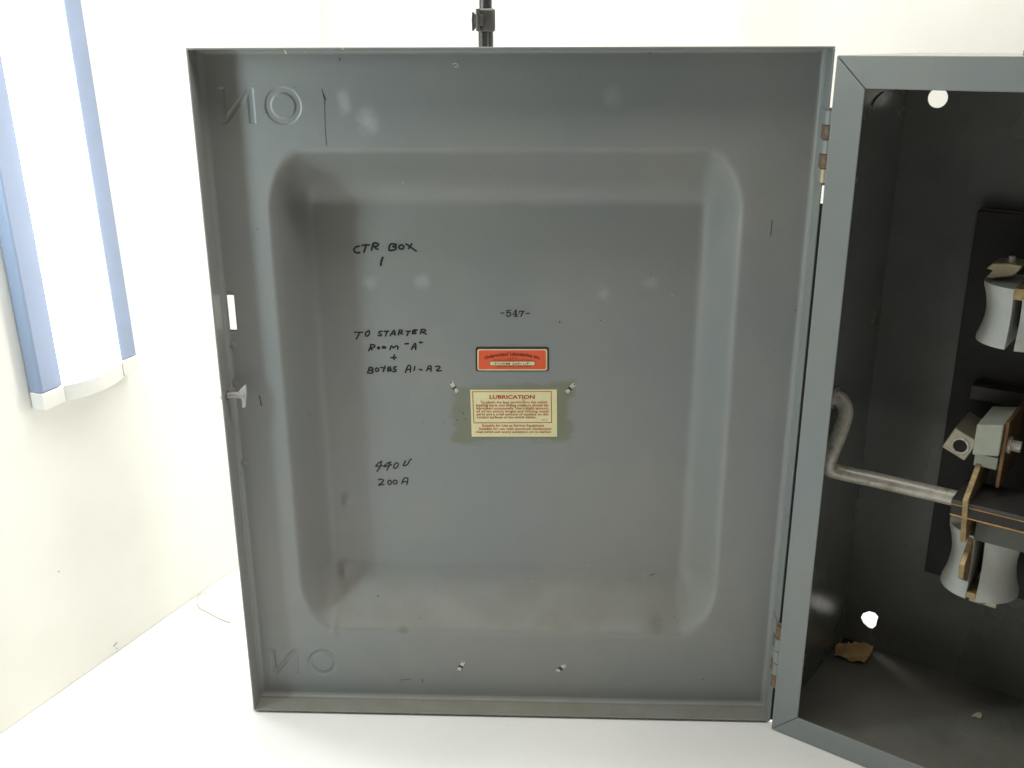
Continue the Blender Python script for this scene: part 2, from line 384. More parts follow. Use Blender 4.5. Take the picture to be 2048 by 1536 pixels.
Y = Y + .0009 * (word(.0135, .0428, .5670, .5953, .0672, .5811, .0151, .0102, 0) + word(.0125, .0402, .0245, .0532, .0655, .0390, .0146, .0102, 0))
for u, v, dd, sx_, sz_, am in ((692, 1005, .066, .004, .005, -.0028), (688, 1150, .058, .006, .006, -.0055), (676, 1226, .045, .003, .012, -.0025), (1365, 1195, .05, .005, .010, -.002), (1372, 1140, .06, .004, .012, -.0018)):
    c0 = px_door(u, v, dd); Y += am * np.exp(-((X-c0[0])/sx_)**2 - ((Z-c0[2])/sz_)**2)
rs = np.random.RandomState(3); wave = 1 - np.exp(-((X-.255)/.12)**6 - ((Z-.29)/.11)**6)
for _ in range(26):                                            # faint waviness of old pressed sheet
    kx, kz, ph = rs.uniform(-28, 28), rs.uniform(-28, 28), rs.uniform(0, 6.28); Y += 7e-5 * wave * np.sin(kx*X + kz*Z + ph)
def surf(x, z):
    i = int(np.clip(np.searchsorted(gx, x) - 1, 0, len(gx)-2)); j = int(np.clip(np.searchsorted(gz, z) - 1, 0, len(gz)-2))
    a = (x-gx[i])/(gx[i+1]-gx[i]); b = (z-gz[j])/(gz[j+1]-gz[j])
    return float((Y[j, i]*(1-a)+Y[j, i+1]*a)*(1-b) + (Y[j+1, i]*(1-a)+Y[j+1, i+1]*a)*b)
def on_door(u, v, off):                                       # where the sight line meets the pressed sheet
    d = DF - .001
    for _ in range(14):
        p = px_door(u, v, d); d = .5*d + .5*surf(p[0], p[2])
    return (p[0], surf(p[0], p[2]) - off, p[2])
nx_, nz_ = len(gx), len(gz)
V = np.stack([X, Y, Z], -1).reshape(-1, 3)
fs = []
for j in range(nz_-1):
    for i in range(nx_-1):
        mx, mz = (gx[i]+gx[i+1])/2, (gz[j]+gz[j+1])/2
        if SX0 < mx < SX1 and SZ0 < mz < SZ1: continue
        fs.append((j*nx_+i, j*nx_+i+1, (j+1)*nx_+i+1, (j+1)*nx_+i))
me = bpy.data.meshes.new('door'); me.from_pydata(V.tolist(), [], fs); me.update()
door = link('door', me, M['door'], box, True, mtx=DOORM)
sol = door.modifiers.new('thick', 'SOLIDIFY'); sol.thickness = T; sol.offset = -1
door['label'] = 'pressed grey door with a deep recessed pan, seen from inside'

def dpart(mb, name, mat, parent=None, sm=False, bev=0):        # parent door -> sub-part; None -> part of the box in door coordinates
    return mb.build(name, mat, door if parent is None else parent, sm, bev, None if parent is None else DOORM)
fd = D - bend
m = MB(); m.box((-T, 0, .0), (0, fd, H)); dpart(m, 'door_flange', M['paint'], bev=.0005)
m = MB(); m.box((W, 0, .0), (W+T, fd, H)); dpart(m, 'door_flange', M['frame'], bev=.0005)
m = MB(); m.box((-T, .0003, -T), (W+T, fd, -.0001)); dpart(m, 'door_flange', M['rim'], bev=.0005)
m = MB(); m.box((-T, .0003, H+.0001), (W+T, fd, H+T)); dpart(m, 'door_flange', M['rim'], bev=.0005)

# ---- latch
lt = MB(); c0 = px_door(448, 791, .011); c1 = px_door(479, 789, .011)
lt.tube([(0.0, .011, c0[2]), (c1[0], .011, c1[2])], .0027, 14)
for k_ in range(5): 
    xx = .0085 + k_*.0016
    lt.tube([(xx, .011, c0[2]+.0003), (xx+.0008, .011, c0[2]+.0003)], .0031, 14)
latch = dpart(lt, 'latch', M['castmetal'], box, 40)
pw = MB(); pw.prism([px_door(u, v, .0095) for u, v in ((491, 769), (493, 786), (491, 815), (484, 817), (483, 799), (477, 795), (476.5, 783))], (0, .0028, 0)); pw.build('pawl', M['castmetal'], latch, bevel=.0006)
bx_ = MB(); bx_.tube([(-.0016, .011, c0[2]), (-.0048, .011, c0[2])], [.006, .0045], 16); bx_.build('latch_head', M['castmetal'], latch, 40)
rg_ = MB(); rg_.tube([(.0002, .011, c0[2]), (.0006, .011, c0[2])], .0046, 16); rg_.build('rust_ring', M['rustm'], latch)

# ---- spot welds, slot rust, rivet prongs
for u, v in ((466, 690), (488, 925), (470, 766)):
    p = px_door(u, v, D); mm = MB()
    mm.tube([(p[0], D+.0004, p[2]), (p[0], D-.0005, p[2]), (p[0], D-.0008, p[2])], [.0034, .0031, .0018], 18); dpart(mm, 'spot_weld', M['rim'], sm=30)
p = px_door(457, 660, D); mm = MB(); mm.box((SX0, D-.0002, SZ0-.0008), (SX1, D+.0014, SZ0+.0002)); dpart(mm, 'slot_lip', M['rustm'])
def prong(u, v, d, ang, l, wd_, mat='bare'):
    p = on_door(u, v, 0); d = p[1]; ca, sa = math.cos(ang), math.sin(ang); mm = MB(); A = []
    for sx_, sz_ in ((-1, -1), (1, -1), (1.1, 1), (-.8, 1)): A.append((p[0] + (sx_*wd_*ca - sz_*l*sa)/2, d + .0002, p[2] + (sx_*wd_*sa + sz_*l*ca)/2))
    A = [(a_[0], a_[1] - (.0009 if i_ in (0, 1) else .0003), a_[2]) for i_, a_ in enumerate(A)]
    mm.prism(A, (0, .0016, 0)); dpart(mm, 'rivet_prong', M[mat], bev=.0003)
def socket(u, v, d, ang, l, wd_):
    p = on_door(u, v, 0); d = p[1]; ca, sa = math.cos(ang), math.sin(ang); mm = MB(); k_ = 16
    mm.add([(p[0] + wd_/2*math.cos(i_*.3927)*ca - l/2*math.sin(i_*.3927)*sa, d - .00025, p[2] + wd_/2*math.cos(i_*.3927)*sa + l/2*math.sin(i_*.3927)*ca) for i_ in range(k_)], [tuple(range(k_))])
    dpart(mm, 'rivet_slot', M['scuff'])
for (u0, v0), (u1, v1), d_, an in (((904.4, 769), (911.7, 779.8), DF, .55), ((1146.2, 771), (1136.4, 781), DF, -.78), ((924.6, 1327), (919.3, 1336.5), D, -.45), ((1127.2, 1332), (1117.5, 1340), D, -.85)):
    l_ = .0056 if d_ == DF else .0050
    socket((u0+u1)/2, (v0+v1)/2, d_, an, .0122 if d_ == DF else .0108, .0046)
    prong(u0, v0, d_, an, l_, .0040); prong(u1, v1, d_, an + .08, l_ * .95, .0037)

# ---- strokes, drawn as thin ink sheets on the metal
def stroke_mesh(strokes, sc, org, d, wpx):
    mm = MB()
    for st in strokes:
        w_ = wpx
        if isinstance(st, tuple): st, w_ = st
        P = [(org[0] + x_/sc, org[1] + y_/sc) for x_, y_ in st]
        if len(P) > 2: P = [tuple(q_) for q_ in smooth_path([(*q_, 0) for q_ in P], 5)]
        off = .00014 + .00003 * (len(mm.f) % 7)
        pts = [px_door(q_[0], q_[1], d) if d < .002 else on_door(q_[0], q_[1], off) for q_ in P]
        mm_w = w_ * .51 / 1130
        ws = [mm_w * rnd.uniform(.88, 1.1) for _ in pts]
        mm.ribbon(pts, ws)
    return mm
def ell(cx, cy, rx_, ry_, n=14): return [(cx + rx_*math.cos(i*2*math.pi/n - 1.5), cy + ry_*math.sin(i*2*math.pi/n - 1.5)) for i in range(n+1)]
hand = [
 [(270,255),(200,265),(130,320),(115,370),(150,430),(220,450),(285,440)], [(350,235),(450,215),(570,220)], [(470,230),(440,330),(405,430)],
 [(690,200),(650,280),(630,365)], [(660,210),(700,165),(760,160),(830,195),(815,240),(740,265),(700,260)], [(710,270),(760,320),(815,345)],
 [(1165,215),(1145,300),(1145,370)], [(1200,190),(1260,185),(1345,200),(1340,240),(1250,265),(1345,290),(1330,345),(1230,375),(1150,375)],
 ell(1505,278,70,60), [(1640,190),(1750,260),(1840,330),(1940,395)], [(1805,190),(1760,260),(1715,320)], ([(960,580),(920,690),(900,810)], 4.4)]
dpart(stroke_mesh(hand, 14.63, (700, 475), DF, 3.9), 'marker_lettering', M['ink'])
hand = [[(95,148),(260,150)],[(200,155),(165,220),(130,285)],[(385,115),(330,150),(315,200),(340,230),(385,200),(400,150),(390,112)],
 [(660,130),(610,130),(590,165),(640,190),(630,220),(575,215)],[(705,130),(790,125)],[(760,135),(725,225)],[(825,215),(870,140),(910,110),(920,205)],[(850,180),(915,175)],
 [(990,200),(1010,110)],[(1010,100),(1070,110),(1060,145),(1020,155),(1075,185)],[(1155,130),(1240,125)],[(1205,130),(1165,215)],
 [(1375,100),(1300,105),(1285,140),(1280,175),(1350,170)],[(1290,140),(1345,135)],[(1440,180),(1460,110)],[(1455,95),(1520,90),(1550,110),(1520,140),(1470,145),(1565,185)],
 [(385,525),(430,420)],[(420,405),(470,400),(510,420),(490,455),(430,475),(455,510)],ell(585,468,20,20),ell(695,458,36,18),[(820,500),(850,425),(890,465),(940,430),(980,440),(975,490)],
 ([(1130,385),(1195,380)],3.8),[(1260,500),(1310,400),(1345,385),(1345,500)],[(1290,450),(1345,450)],([(1435,340),(1435,366),(1485,352)],3.2),
 [(835,670),(945,665)],[(915,610),(885,670),(910,705)],
 [(400,860),(360,980)],[(400,860),(470,885),(450,920),(400,920),(475,945),(440,985),(360,975)],ell(555,915,34,34),[(625,865),(720,882)],[(720,840),(680,950)],
 [(830,860),(785,870),(775,940),(850,930)],[(785,905),(840,895)],[(950,855),(905,860),(900,900),(940,915),(930,950),(880,950)],
 [(1135,970),(1185,840),(1240,840),(1235,965)],[(1160,915),(1235,905)],[(1330,850),(1310,930)],[(1420,905),(1475,920)],
 [(1570,940),(1615,840),(1660,850),(1655,950)],[(1595,900),(1655,895)],[(1755,850),(1830,845),(1835,880),(1770,935),(1870,935)]]
dpart(stroke_mesh(hand, 10.24, (700, 650), DF, 3.3), 'marker_lettering', M['ink'])
hand = [[(490,255),(400,290),(240,440),(300,460),(510,435)],[(460,270),(440,430),(360,560),(285,670)],[(860,290),(760,310),(570,455),(640,465),(890,390)],[(820,310),(790,430),(740,530),(690,620)],
 [(1070,320),(1000,400),(975,520),(1040,540),(1130,470),(1160,370),(1120,320),(1070,320)],[(1460,240),(1400,340),(1370,430),(1450,430),(1560,350),(1620,230),(1700,155)],
 [(350,1005),(470,990),(550,1030),(500,1110),(350,1235),(480,1210),(570,1190)],ell(805,1120,70,90),ell(1030,1105,80,80),[(1310,1180),(1330,1080),(1400,960),(1470,930),(1550,960),(1540,1080),(1510,1200)],[(1330,1100),(1530,1080)]]
dpart(stroke_mesh(hand, 20.48, (740, 910), DF, 3.2), 'marker_lettering', M['ink'])
num = [([(290,410),(440,410)],2.3),([(600,280),(800,272)],2.5),([(610,270),(605,400)],1.7),([(605,405),(700,370),(790,420),(800,500),(740,565),(650,570),(600,510)],2.7),
 ([(1070,260),(1070,580)],3.1),([(1050,270),(910,480)],1.6),([(910,485),(1160,485)],1.6),([(975,585),(1165,585)],1.9),
 ([(1245,420),(1250,330)],1.7),([(1250,322),(1350,320),(1470,322)],2.6),([(1480,310),(1380,450),(1330,580)],2.9),([(1605,430),(1760,425)],2.5)]
dpart(stroke_mesh(num, 25.6, (990, 610), DF, 2), 'stamped_number', M['print'])
def mark(pts, wpx, d, mat='scuff', name='scratch'):
    dpart(stroke_mesh([pts], 1, (0, 0), d, wpx), name, M[mat])
mark([(644, 178), (646, 188), (649, 205), (650, 240), (651.5, 270), (653.5, 291)], 1.25, D); mark([(646, 186), (652, 200)], 1.8, D)
mark([(1544, 440), (1543, 455), (1541, 472)], 1.6, D); mark([(519, 792), (521, 802), (523, 811)], 2.6, D); mark([(1119, 643), (1120, 646)], 2.2, DF)
mark([(1300, 1151), (1309, 1148)], 2.0, D + .03); mark([(755, 1192), (757, 1193)], 3, D + .03); mark([(844, 1358), (845, 1363)], 2, D)
mark([(800, 1360), (822, 1358)], 1.2, D); mark([(679, 117), (680, 120)], 2.2, D); mark([(905, 128), (912, 127), (917, 132), (910, 134)], 1.6, D, 'bare')
mark([(569, 101), (573, 107)], 2.2, .0005, 'chip', 'paint_chip'); mark([(683, 96.5), (687, 98)], 3, .0003, 'chip', 'paint_chip'); mark([(610, 104), (611, 105)], 1.6, .0005, 'chip', 'paint_chip')
for u, v in ((1176, 1130), (1287, 1151), (1066, 1163), (1344, 590), (805, 365)): mark([(u, v), (u + 1, v + 1)], 1.8, D + .035, 'bare', 'paint_chip')
for u, v, d_ in ((1405, 1358, D), (1560, 1340, D), (1348, 1233, D + .012), (1200, 640, DF), (838, 1237, D + .012), (926, 826, DF), (930, 838, DF), (913, 839, DF), (1590, 620, D)): mark([(u, v), (u + 1.5, v + 1)], 1.9, d_)

# ---- stickers
def text(mm, s, x0, x1, base, cap, d, arcf=None, bold=.0):
    cu = bpy.data.curves.new('t', 'FONT'); cu.body = s; cu.size = 1; cu.offset = bold; cu.resolution_u = 3
    o = bpy.data.objects.new('t', cu); COL.objects.link(o); bpy.context.view_layer.update()
    me_ = bpy.data.meshes.new_from_object(o.evaluated_get(bpy.context.evaluated_depsgraph_get()))
    vs = np.array([v_.co[:] for v_ in me_.vertices]); fs_ = [tuple(p_.vertices) for p_ in me_.polygons]
    a0, a1 = vs[:, 0].min(), vs[:, 0].max()
    out = []
    for v_ in vs:
        t_ = (v_[0] - a0) / (a1 - a0); u_ = x0 + t_ * (x1 - x0); y_ = base - v_[1] / .72 * cap
        if arcf: y_ += arcf(t_)
        out.append(px_door(u_, y_, d))
    mm.add(out, fs_); bpy.data.objects.remove(o); bpy.data.curves.remove(cu); bpy.data.meshes.remove(me_)
C8 = lambda x_, y_: (930 + x_/7.315, 680 + y_/7.315)
def quad_sheet(pts, d, th=None):
    mm = MB(); P = [px_door(*q_, d) for q_ in pts]
    if th: mm.prism(P, (0, th, 0))
    else: mm.add(P, [tuple(range(len(P)))])
    return mm
def rrect(x0, y0, x1, y1, r):
    out = []
    for cx_, cy_, a0 in ((x1-r, y0+r, -90), (x1-r, y1-r, 0), (x0+r, y1-r, 90), (x0+r, y0+r, 180)):
        for k_ in range(6):
            a_ = math.radians(a0 + k_*18); out.append(C8(cx_ + r*math.cos(a_), cy_ + r*math.sin(a_)))
    return out
# red sticker
stk = dpart(quad_sheet(rrect(155, 100, 1228, 458, 36), DF - .0004, .00035), 'sticker', M['border'], box)
stk['label'] = 'red and black rounded sticker on the pan'
quad_sheet(rrect(180, 133, 1202, 446, 30), DF - .00055).build('cream_line', M['cream'], stk)
quad_sheet(rrect(199, 151, 1183, 428, 22), DF - .00070).build('red_field', M['orange'], stk)
quad_sheet(rrect(360, 311, 1024, 375, 3), DF - .00082).build('strip_outline', M['maroon'], stk)
quad_sheet(rrect(366, 317, 1018, 370, 2), DF - .00095).build('cream_strip', M['cream'], stk)
mm = MB(); e8 = DF - .00108
def T8(mm, s, x0, x1, base, cap, **k_):
    u0, v0 = C8(x0, base); u1, _ = C8(x1, base); text(mm, s, u0, u1, v0, cap/7.315, e8, **k_)
T8(mm, "Underwriters' Laboratories, Inc.", 290, 1095, 228, 52, arcf=lambda t_: (((t_-.5)*2)**2 * 56) / 7.315, bold=.022)
mm.build('lettering', M['maroon'], stk)
mm = MB(); T8(mm, "LISTED", 620, 765, 276, 16); T8(mm, "ENCLOSED SWITCH", 415, 970, 304, 20); T8(mm, "ISSUE NO. AX-997", 470, 960, 396, 17); mm.build('lettering', M['maroon'], stk)
mm = MB(); T8(mm, "FORM 200-UP", 442, 944, 361, 31, bold=.004); mm.build('lettering', M['print'], stk)
# lubrication card
cardp = [C8(75, 730), C8(1345, 725), C8(1348, 1415), C8(98, 1415)]
crd = dpart(quad_sheet(cardp, DF - .0004, .00035), 'sticker', M['card'], box)
crd['label'] = 'yellowed paper lubrication card with red print'
mm = MB()
bq = [(110, 757), (1260, 752), (1268, 1206), (130, 1213)]
for i_ in range(4):
    p0 = C8(*bq[i_]); p1 = C8(*bq[(i_+1) % 4]); P0 = px_door(*p0, DF-.00058); P1 = px_door(*p1, DF-.00058); mm.ribbon([P0, P1], 1.5*.51/1160)
mm.build('border_line', M['red'], crd)
mm = MB(); e8 = DF - .00060; T8(mm, "LUBRICATION", 358, 1020, 859, 54, bold=.03); mm.build('heading', M['red'], crd)
mm = MB()
for s_, x0, x1, bs in (("To obtain the best service from this switch,", 225, 1215, 927), ("bearing parts and sliding contacts should be", 165, 1215, 971), ("lubricated occasionally. Use a slight amount", 165, 1215, 1015),
    ("of oil on switch hinges and moving metal", 168, 1218, 1060), ("parts and a small amount of vaseline on the", 172, 1218, 1103), ("contact surfaces of the switch blades.", 175, 1045, 1146),
    ("Suitable for Use as Service Equipment", 248, 1155, 1268), ("Suitable for use with aluminum conductors", 205, 1265, 1315), ("when switch and neutral connectors are so marked.", 152, 1260, 1360)):
    T8(mm, s_, x0, x1, bs, 37, bold=.012)
T8(mm, "787-67", 1115, 1215, 1178, 20); mm.build('lettering', M['red'], crd)

# ---- hinges between door and box
HXC, HYC = W + .0016, -.0042                                    # door coordinates, just outside the lip
for (u0, v0), (u1, v1), mats in (((1655, 220), (1643, 364), ('frame', 'rustm', 'frame', 'rustm', 'tan')), ((1556, 1246), (1546, 1366), ('rustm', 'frame', 'rim', 'frame', 'rustm'))):
    z1 = px_door(u0, v0, 0)[2]; z0 = px_door(u1, v1, 0)[2]
    lf = MB(); lf.box((W - .0016, .0012, z0 - .001), (W - .0003, .0175, z1 + .001)); leaf = dpart(lf, 'hinge', M['frame'], box, bev=.0004)
    n5 = 5
    for k_ in range(n5):
        za = z0 + (z1 - z0) * k_ / n5; zb_ = z0 + (z1 - z0) * (k_+1) / n5
        kk = MB(); kk.tube([(HXC, HYC, za + .0004), (HXC, HYC, zb_ - .0004)], .0042, 16); kk.build('knuckle', M[mats[n5-1-k_]], leaf, 40)
        if k_ % 2 == 1:
            nk = MB(); nk.box((W - .0020, -.0006, za), (W - .00165, .0062, zb_)); nk.build('hinge_notch', M['rustm'], leaf)
    pn = MB(); pn.tube([(HXC, HYC, z0 - .002), (HXC, HYC, z1 + .002)], .0018, 10); pn.build('hinge_pin', M['rustm'], leaf, 40)

m = MB(); m.box((W + .0016, .0020, .107), (W + .0064, .0062, .505)); dpart(m, 'gap_shade_strip', M['plastic'])  # dark filler added so the hinge gap reads as shade
m = MB(); m.box((W + .0016, .0020, -.001), (W + .0064, .0062, .040)); dpart(m, 'gap_shade_strip', M['plastic'])  # same added shade filler below the lower hinge

# ------------------------------------------------------------------ the box itself (local x across, y into depth, z up)
def bpart(mb, name, mat, parent=None, sm=False, bev=0, seg=2): return mb.build(name, mat, parent or box, sm, bev, seg=seg)
ZF = .0031
m = MB(); m.box((.0016, .0016, .0004), (WB-.0016, DB, ZF)); floorp = bpart(m, 'floor_panel', M['floorp'])
m = MB(); m.box((0, .0016, .0004), (.0015, DB+.0015, HB-.0016)); bpart(m, 'side_panel', M['inner'])
m = MB(); m.box((WB-.0015, .0016, .0004), (WB, DB+.0015, HB-.0016)); bpart(m, 'side_panel', M['inner'])
m = MB(); m.box((0, .0016, HB-.0015), (WB, DB+.0015, HB)); bpart(m, 'top_panel', M['rim'], bev=.0006)
def holed(outer, holes, th, name, mat):
    loops = [[Vector(q_) for q_ in outer]] + [[Vector(q_) for q_ in h_] for h_ in holes]
    tris = geometry.tessellate_polygon(loops); pts = [q_ for l_ in loops for q_ in l_]
    mm = MB(); n_ = len(pts); mm.add(pts + [q_ + Vector((0, th, 0)) for q_ in pts], list(tris) + [(c_+n_, b_+n_, a_+n_) for a_, b_, c_ in tris]); k0 = 0
    for l_ in loops:
        L_ = len(l_); mm.f += [(k0+i_, k0+(i_+1) % L_, n_+k0+(i_+1) % L_, n_+k0+i_) for i_ in range(L_)]; k0 += L_
    return bpart(mm, name, mat)
hc = px_box(1875.5, 196, DB); hT = [(hc[0] + .0088*math.cos(a_), DB, hc[2] + .0088*math.sin(a_)) for a_ in np.radians(np.arange(115, 426, 10))]
hT = hT + [(hc[0] + .0048, DB, hc[2] + .019), (hc[0] - .0040, DB, hc[2] + .019)]
hBpx = [(535,810),(546,789),(575,779),(604,787),(619,806),(612,826),(608,848),(590,863),(571,858),(546,836)]
hB = [px_box(1500 + x_/2.414, 900 + y_/2.414, DB) for x_, y_ in hBpx]
holed([(.0016, DB, ZF), (WB-.0016, DB, ZF), (WB-.0016, DB, HB-.0018), (.0016, DB, HB-.0018)], [hT, hB], .0015, 'back_panel', M['inner'])
# mitred frame strips
g_ = .00018
def strip(poly): m = MB(); m.prism([(x_, 0, z_) for x_, z_ in poly], (0, .0014, 0)); return m
bpart(strip([(0, g_*2), (FL, FL+g_*2), (FL, HB-FL-g_*2), (0, HB-g_*2)]), 'frame_strip', M['frame'], bev=.0007, seg=3)
bpart(strip([(WB, g_*2), (WB, HB-g_*2), (WB-FL, HB-FL-g_*2), (WB-FL, FL+g_*2)]), 'frame_strip', M['frame'], bev=.0007, seg=3)
bpart(strip([(g_*2, 0.0002), (WB-g_*2, 0.0002), (WB-FL-g_*2, FL), (FL+g_*2, FL)]), 'frame_strip', M['frame'], bev=.0007, seg=3)
bpart(strip([(g_*2, HB), (FL+g_*2, HB-FL), (WB-FL-g_*2, HB-FL), (WB-g_*2, HB)]), 'frame_strip', M['frame'], bev=.0007, seg=3)
# dark backing behind each mitre seam
for z0, z1, s_ in ((.001, FL, 1), (HB - .001, HB - FL, -1)):
    m = MB(); m.prism([(.0008, .0016, z0), (.0025, .0016, z0), (FL+.001, .0016, z1), (FL-.001, .0016, z1)], (0, .0006, 0)); bpart(m, 'mitre_seam', M['rim'])
# knockout rings pressed in the floor
P = (px_floor(1955, 1440, ZF) - bo); kc = (P @ be, P @ bb)
for r_ in (.0205, .031):
    m = MB(); k_ = 48; vs = []
    for i_ in range(k_+1):
        a_ = i_*2*math.pi/k_*.93; 
        for rr, zz in ((r_-.0009, ZF+.0001), (r_, ZF+.0006), (r_+.0009, ZF+.0001)): vs.append((kc[0]+rr*math.cos(a_), kc[1]+rr*math.sin(a_), zz))
    m.add(vs, [(3*i_+j_, 3*i_+j_+1, 3*i_+j_+4, 3*i_+j_+3) for i_ in range(k_) for j_ in (0, 1)]); bpart(m, 'knockout_ring', M['floorp'], floorp, True)
m = MB(); p = px_side(1755, 188, .0016); pts = [px_side(*q_, .0022) for q_ in ((1767, 184), (1758, 191), (1750, 200), (1744, 211))]
m.tube(smooth_path(pts), .0006, 6); bpart(m, 'knockout_score', M['scuff'])
m = MB(); p = px_floor(2043, 107, HB) if False else None
q_ = px_box(2041, 104.5, .02); m.tube([(q_[0]+.012, .03, HB - .0002), (q_[0]+.012, .03, HB + .0035)], .012, 18); bpart(m, 'conduit_hub', M['rustm'], sm=40)

# ------------------------------------------------------------------ switch works on the black board
BDP = .175
brd = MB(); x0 = .0805; brd.box((x0, BDP, .1215), (.44, BDP+.010, .490)); board = bpart(brd, 'mounting_board', M['black'], bev=.0006)
m = MB(); m.box((x0+.001, BDP+.0012, .4903), (.439, BDP+.0088, .4915)); bpart(m, 'board_edge', M['board_edge'], board)
for ex in (.10, .42):
    for ez in (.14, .47): m = MB(); m.tube([(ex, BDP+.0101, ez), (ex, DB-.0002, ez)], .006, 12); bpart(m, 'standoff', M['castmetal'], board)
def spool(cx, cy, z0, z1, rt, rw, rb, gap, side, name, tiltv=0):
    m = MB(); nz2, na = 14, 40; vs = []
    for j_ in range(nz2+1):
        t_ = j_/nz2; r0 = rb*(1-t_) + rt*t_; r_ = rw + (r0 - rw) * abs(2*t_-1)**1.8
        if j_ in (0, nz2): r_ -= .0012
        for i_ in range(na):
            a_ = 2*math.pi*i_/na; xx = r_*math.cos(a_)
            xx = min(xx, -gap/2) if side < 0 else max(xx, gap/2)
            vs.append((cx + xx, cy + r_*math.sin(a_)*1.0, z0 + (z1-z0)*t_))
    fs_ = [(j_*na+i_, j_*na+(i_+1) % na, (j_+1)*na+(i_+1) % na, (j_+1)*na+i_) for j_ in range(nz2) for i_ in range(na)]
    fs_ += [tuple(range(na))[::-1], tuple(range(nz2*na, (nz2+1)*na))]
    m.add(vs, fs_); return bpart(m, name, M['porcelain'], None, 35)
UC, UCY = .1385, .125
u1 = spool(UC, UCY, .3885, .4405, .0345, .0285, .0345, .0072, -1, 'insulator'); u2 = spool(UC, UCY, .3885, .4405, .0345, .0285, .0345, .0072, 1, 'insulator')
LC, LCY = .1405, .125
l1 = spool(LC, LCY, .150, .2130, .0345, .0280, .0350, .0085, -1, 'insulator'); l2 = spool(LC, LCY, .150, .2130, .0345, .0280, .0350, .0085, 1, 'insulator')
# necks that carry the insulators off the board
for cx_, z_ in ((UC, .4145), (LC, .177)):
    m = MB(); m.box((cx_-.004, UCY+.01, z_-.018), (cx_+.004, BDP-.0002, z_+.018)); bpart(m, 'jaw_post', M['black'])
# upper bracket: notched tan plate over the insulator, and the jaw in the slot
cu_ = lambda x_, y_: (1880 + x_/5.905, 480 + y_/5.905)
bp = [px_box(*cu_(*q_), .118) for q_ in ((566, 322), (640, 262), (800, 262), (992, 292), (930, 372), (862, 415), (640, 440), (560, 430), (640, 345))]
m = MB(); m.prism([(p_[0], .112, p_[2]) for p_ in bp], (0, .030, 0)); bkt = bpart(m, 'bracket', M['tan'], bev=.0008)
m = MB(); p_ = px_box(*cu_(840, 258), .118); m.tube([(p_[0], .120, p_[2]-.001), (p_[0], .120, p_[2]+.0045)], [.0035, .0026], 10); bpart(m, 'screw_tip', M['bare'], bkt, 40)
m = MB(); p_ = px_box(*cu_(900, 570), .09); p2_ = px_box(*cu_(995, 720), .09); m.box((UC-.0034, .0895, p2_[2]), (UC+.0135, .118, p_[2])); bpart(m, 'jaw', M['brass'], bev=.0005)
# lower jaw and foot
m = MB(); m.box((LC-.0040, .092, .1515), (LC+.0040, .120, .1575)); bpart(m, 'jaw', M['brass'], bev=.0005)
m = MB(); m.box((LC-.004, .108, .1395), (LC+.020, .142, .1495)); ft = bpart(m, 'jaw_foot', M['lugm'], bev=.001)
m = MB(); m.tube([(LC+.008, .1075, .1455), (LC+.008, .1085, .1455)], .0045, 16); bpart(m, 'foot_hole', M['black'], ft)
# lug with wire hole
lc = (.1105, .098, .2945); ang = -math.radians(23); h_ = .0112
def rot2(a_, b_): return (lc[0] + a_*math.cos(ang) - b_*math.sin(ang), lc[2] + a_*math.sin(ang) + b_*math.cos(ang))
m = MB(); m.prism([(rot2(a_, b_)[0], lc[1], rot2(a_, b_)[1]) for a_, b_ in ((-h_, -h_), (h_, -h_), (h_, h_), (-h_, h_))], (0, .052, 0)); lug = bpart(m, 'wire_lug', M['lugm'], bev=.0008)
m = MB(); cx_, cz_ = rot2(.001, -.001); k_ = 28; vs = []
for i_ in range(k_):
    a_ = i_*2*math.pi/k_
    for rr, yy in ((.0082, lc[1]-.0002), (.0078, lc[1]-.0012), (.0062, lc[1]-.0012), (.0058, lc[1]-.0003)): vs.append((cx_+rr*math.cos(a_), yy, cz_+rr*math.sin(a_)))
m.add(vs, [(4*i_+j_, 4*i_+j_+1, 4*((i_+1) % k_)+j_+1, 4*((i_+1) % k_)+j_) for i_ in range(k_) for j_ in range(3)]); bpart(m, 'lug_ring', M['bare'], lug, True)
m = MB(); m.tube([(cx_, lc[1]-.0004, cz_), (cx_, lc[1]-.0003, cz_)], .0059, 24); bpart(m, 'lug_hole', M['debris'], lug)
# pale moulded block with copper cheek, bolt and leg
m = MB(); m.prism([(.1245, .083, .293), (.1455, .083, .2965), (.1455, .083, .3255), (.1245, .083, .3215)], (0, .057, 0)); blk = bpart(m, 'moulded_block', M['moulded'], bev=.0010)
m = MB(); m.box((.1255, .090, .281), (.1445, .135, .2925)); bpart(m, 'block_foot', M['moulded'], blk, bev=.0006)
m = MB(); m.box((.1460, .088, .266), (.1490, .150, .327)); chk = bpart(m, 'copper_cheek', M['oldcopper'], bev=.0004)
m = MB(); m.tube([(.1490, .10, .303), (.1515, .10, .303)], .0075, 20); m.tube([(.1515, .10, .303), (.1590, .10, .303)], .0048, 6); bpart(m, 'bolt', M['bare'], chk)
m = MB(); m.box((.1390, .12, .262), (.1455, .13, .2805)); bpart(m, 'block_leg', M['tan'])
m = MB(); p_ = px_box(1942, 787, .165); m.box((p_[0], .160, p_[2]-.004), (.42, .1748, p_[2]+.010)); bpart(m, 'support_bar', M['plastic'], bev=.0008)
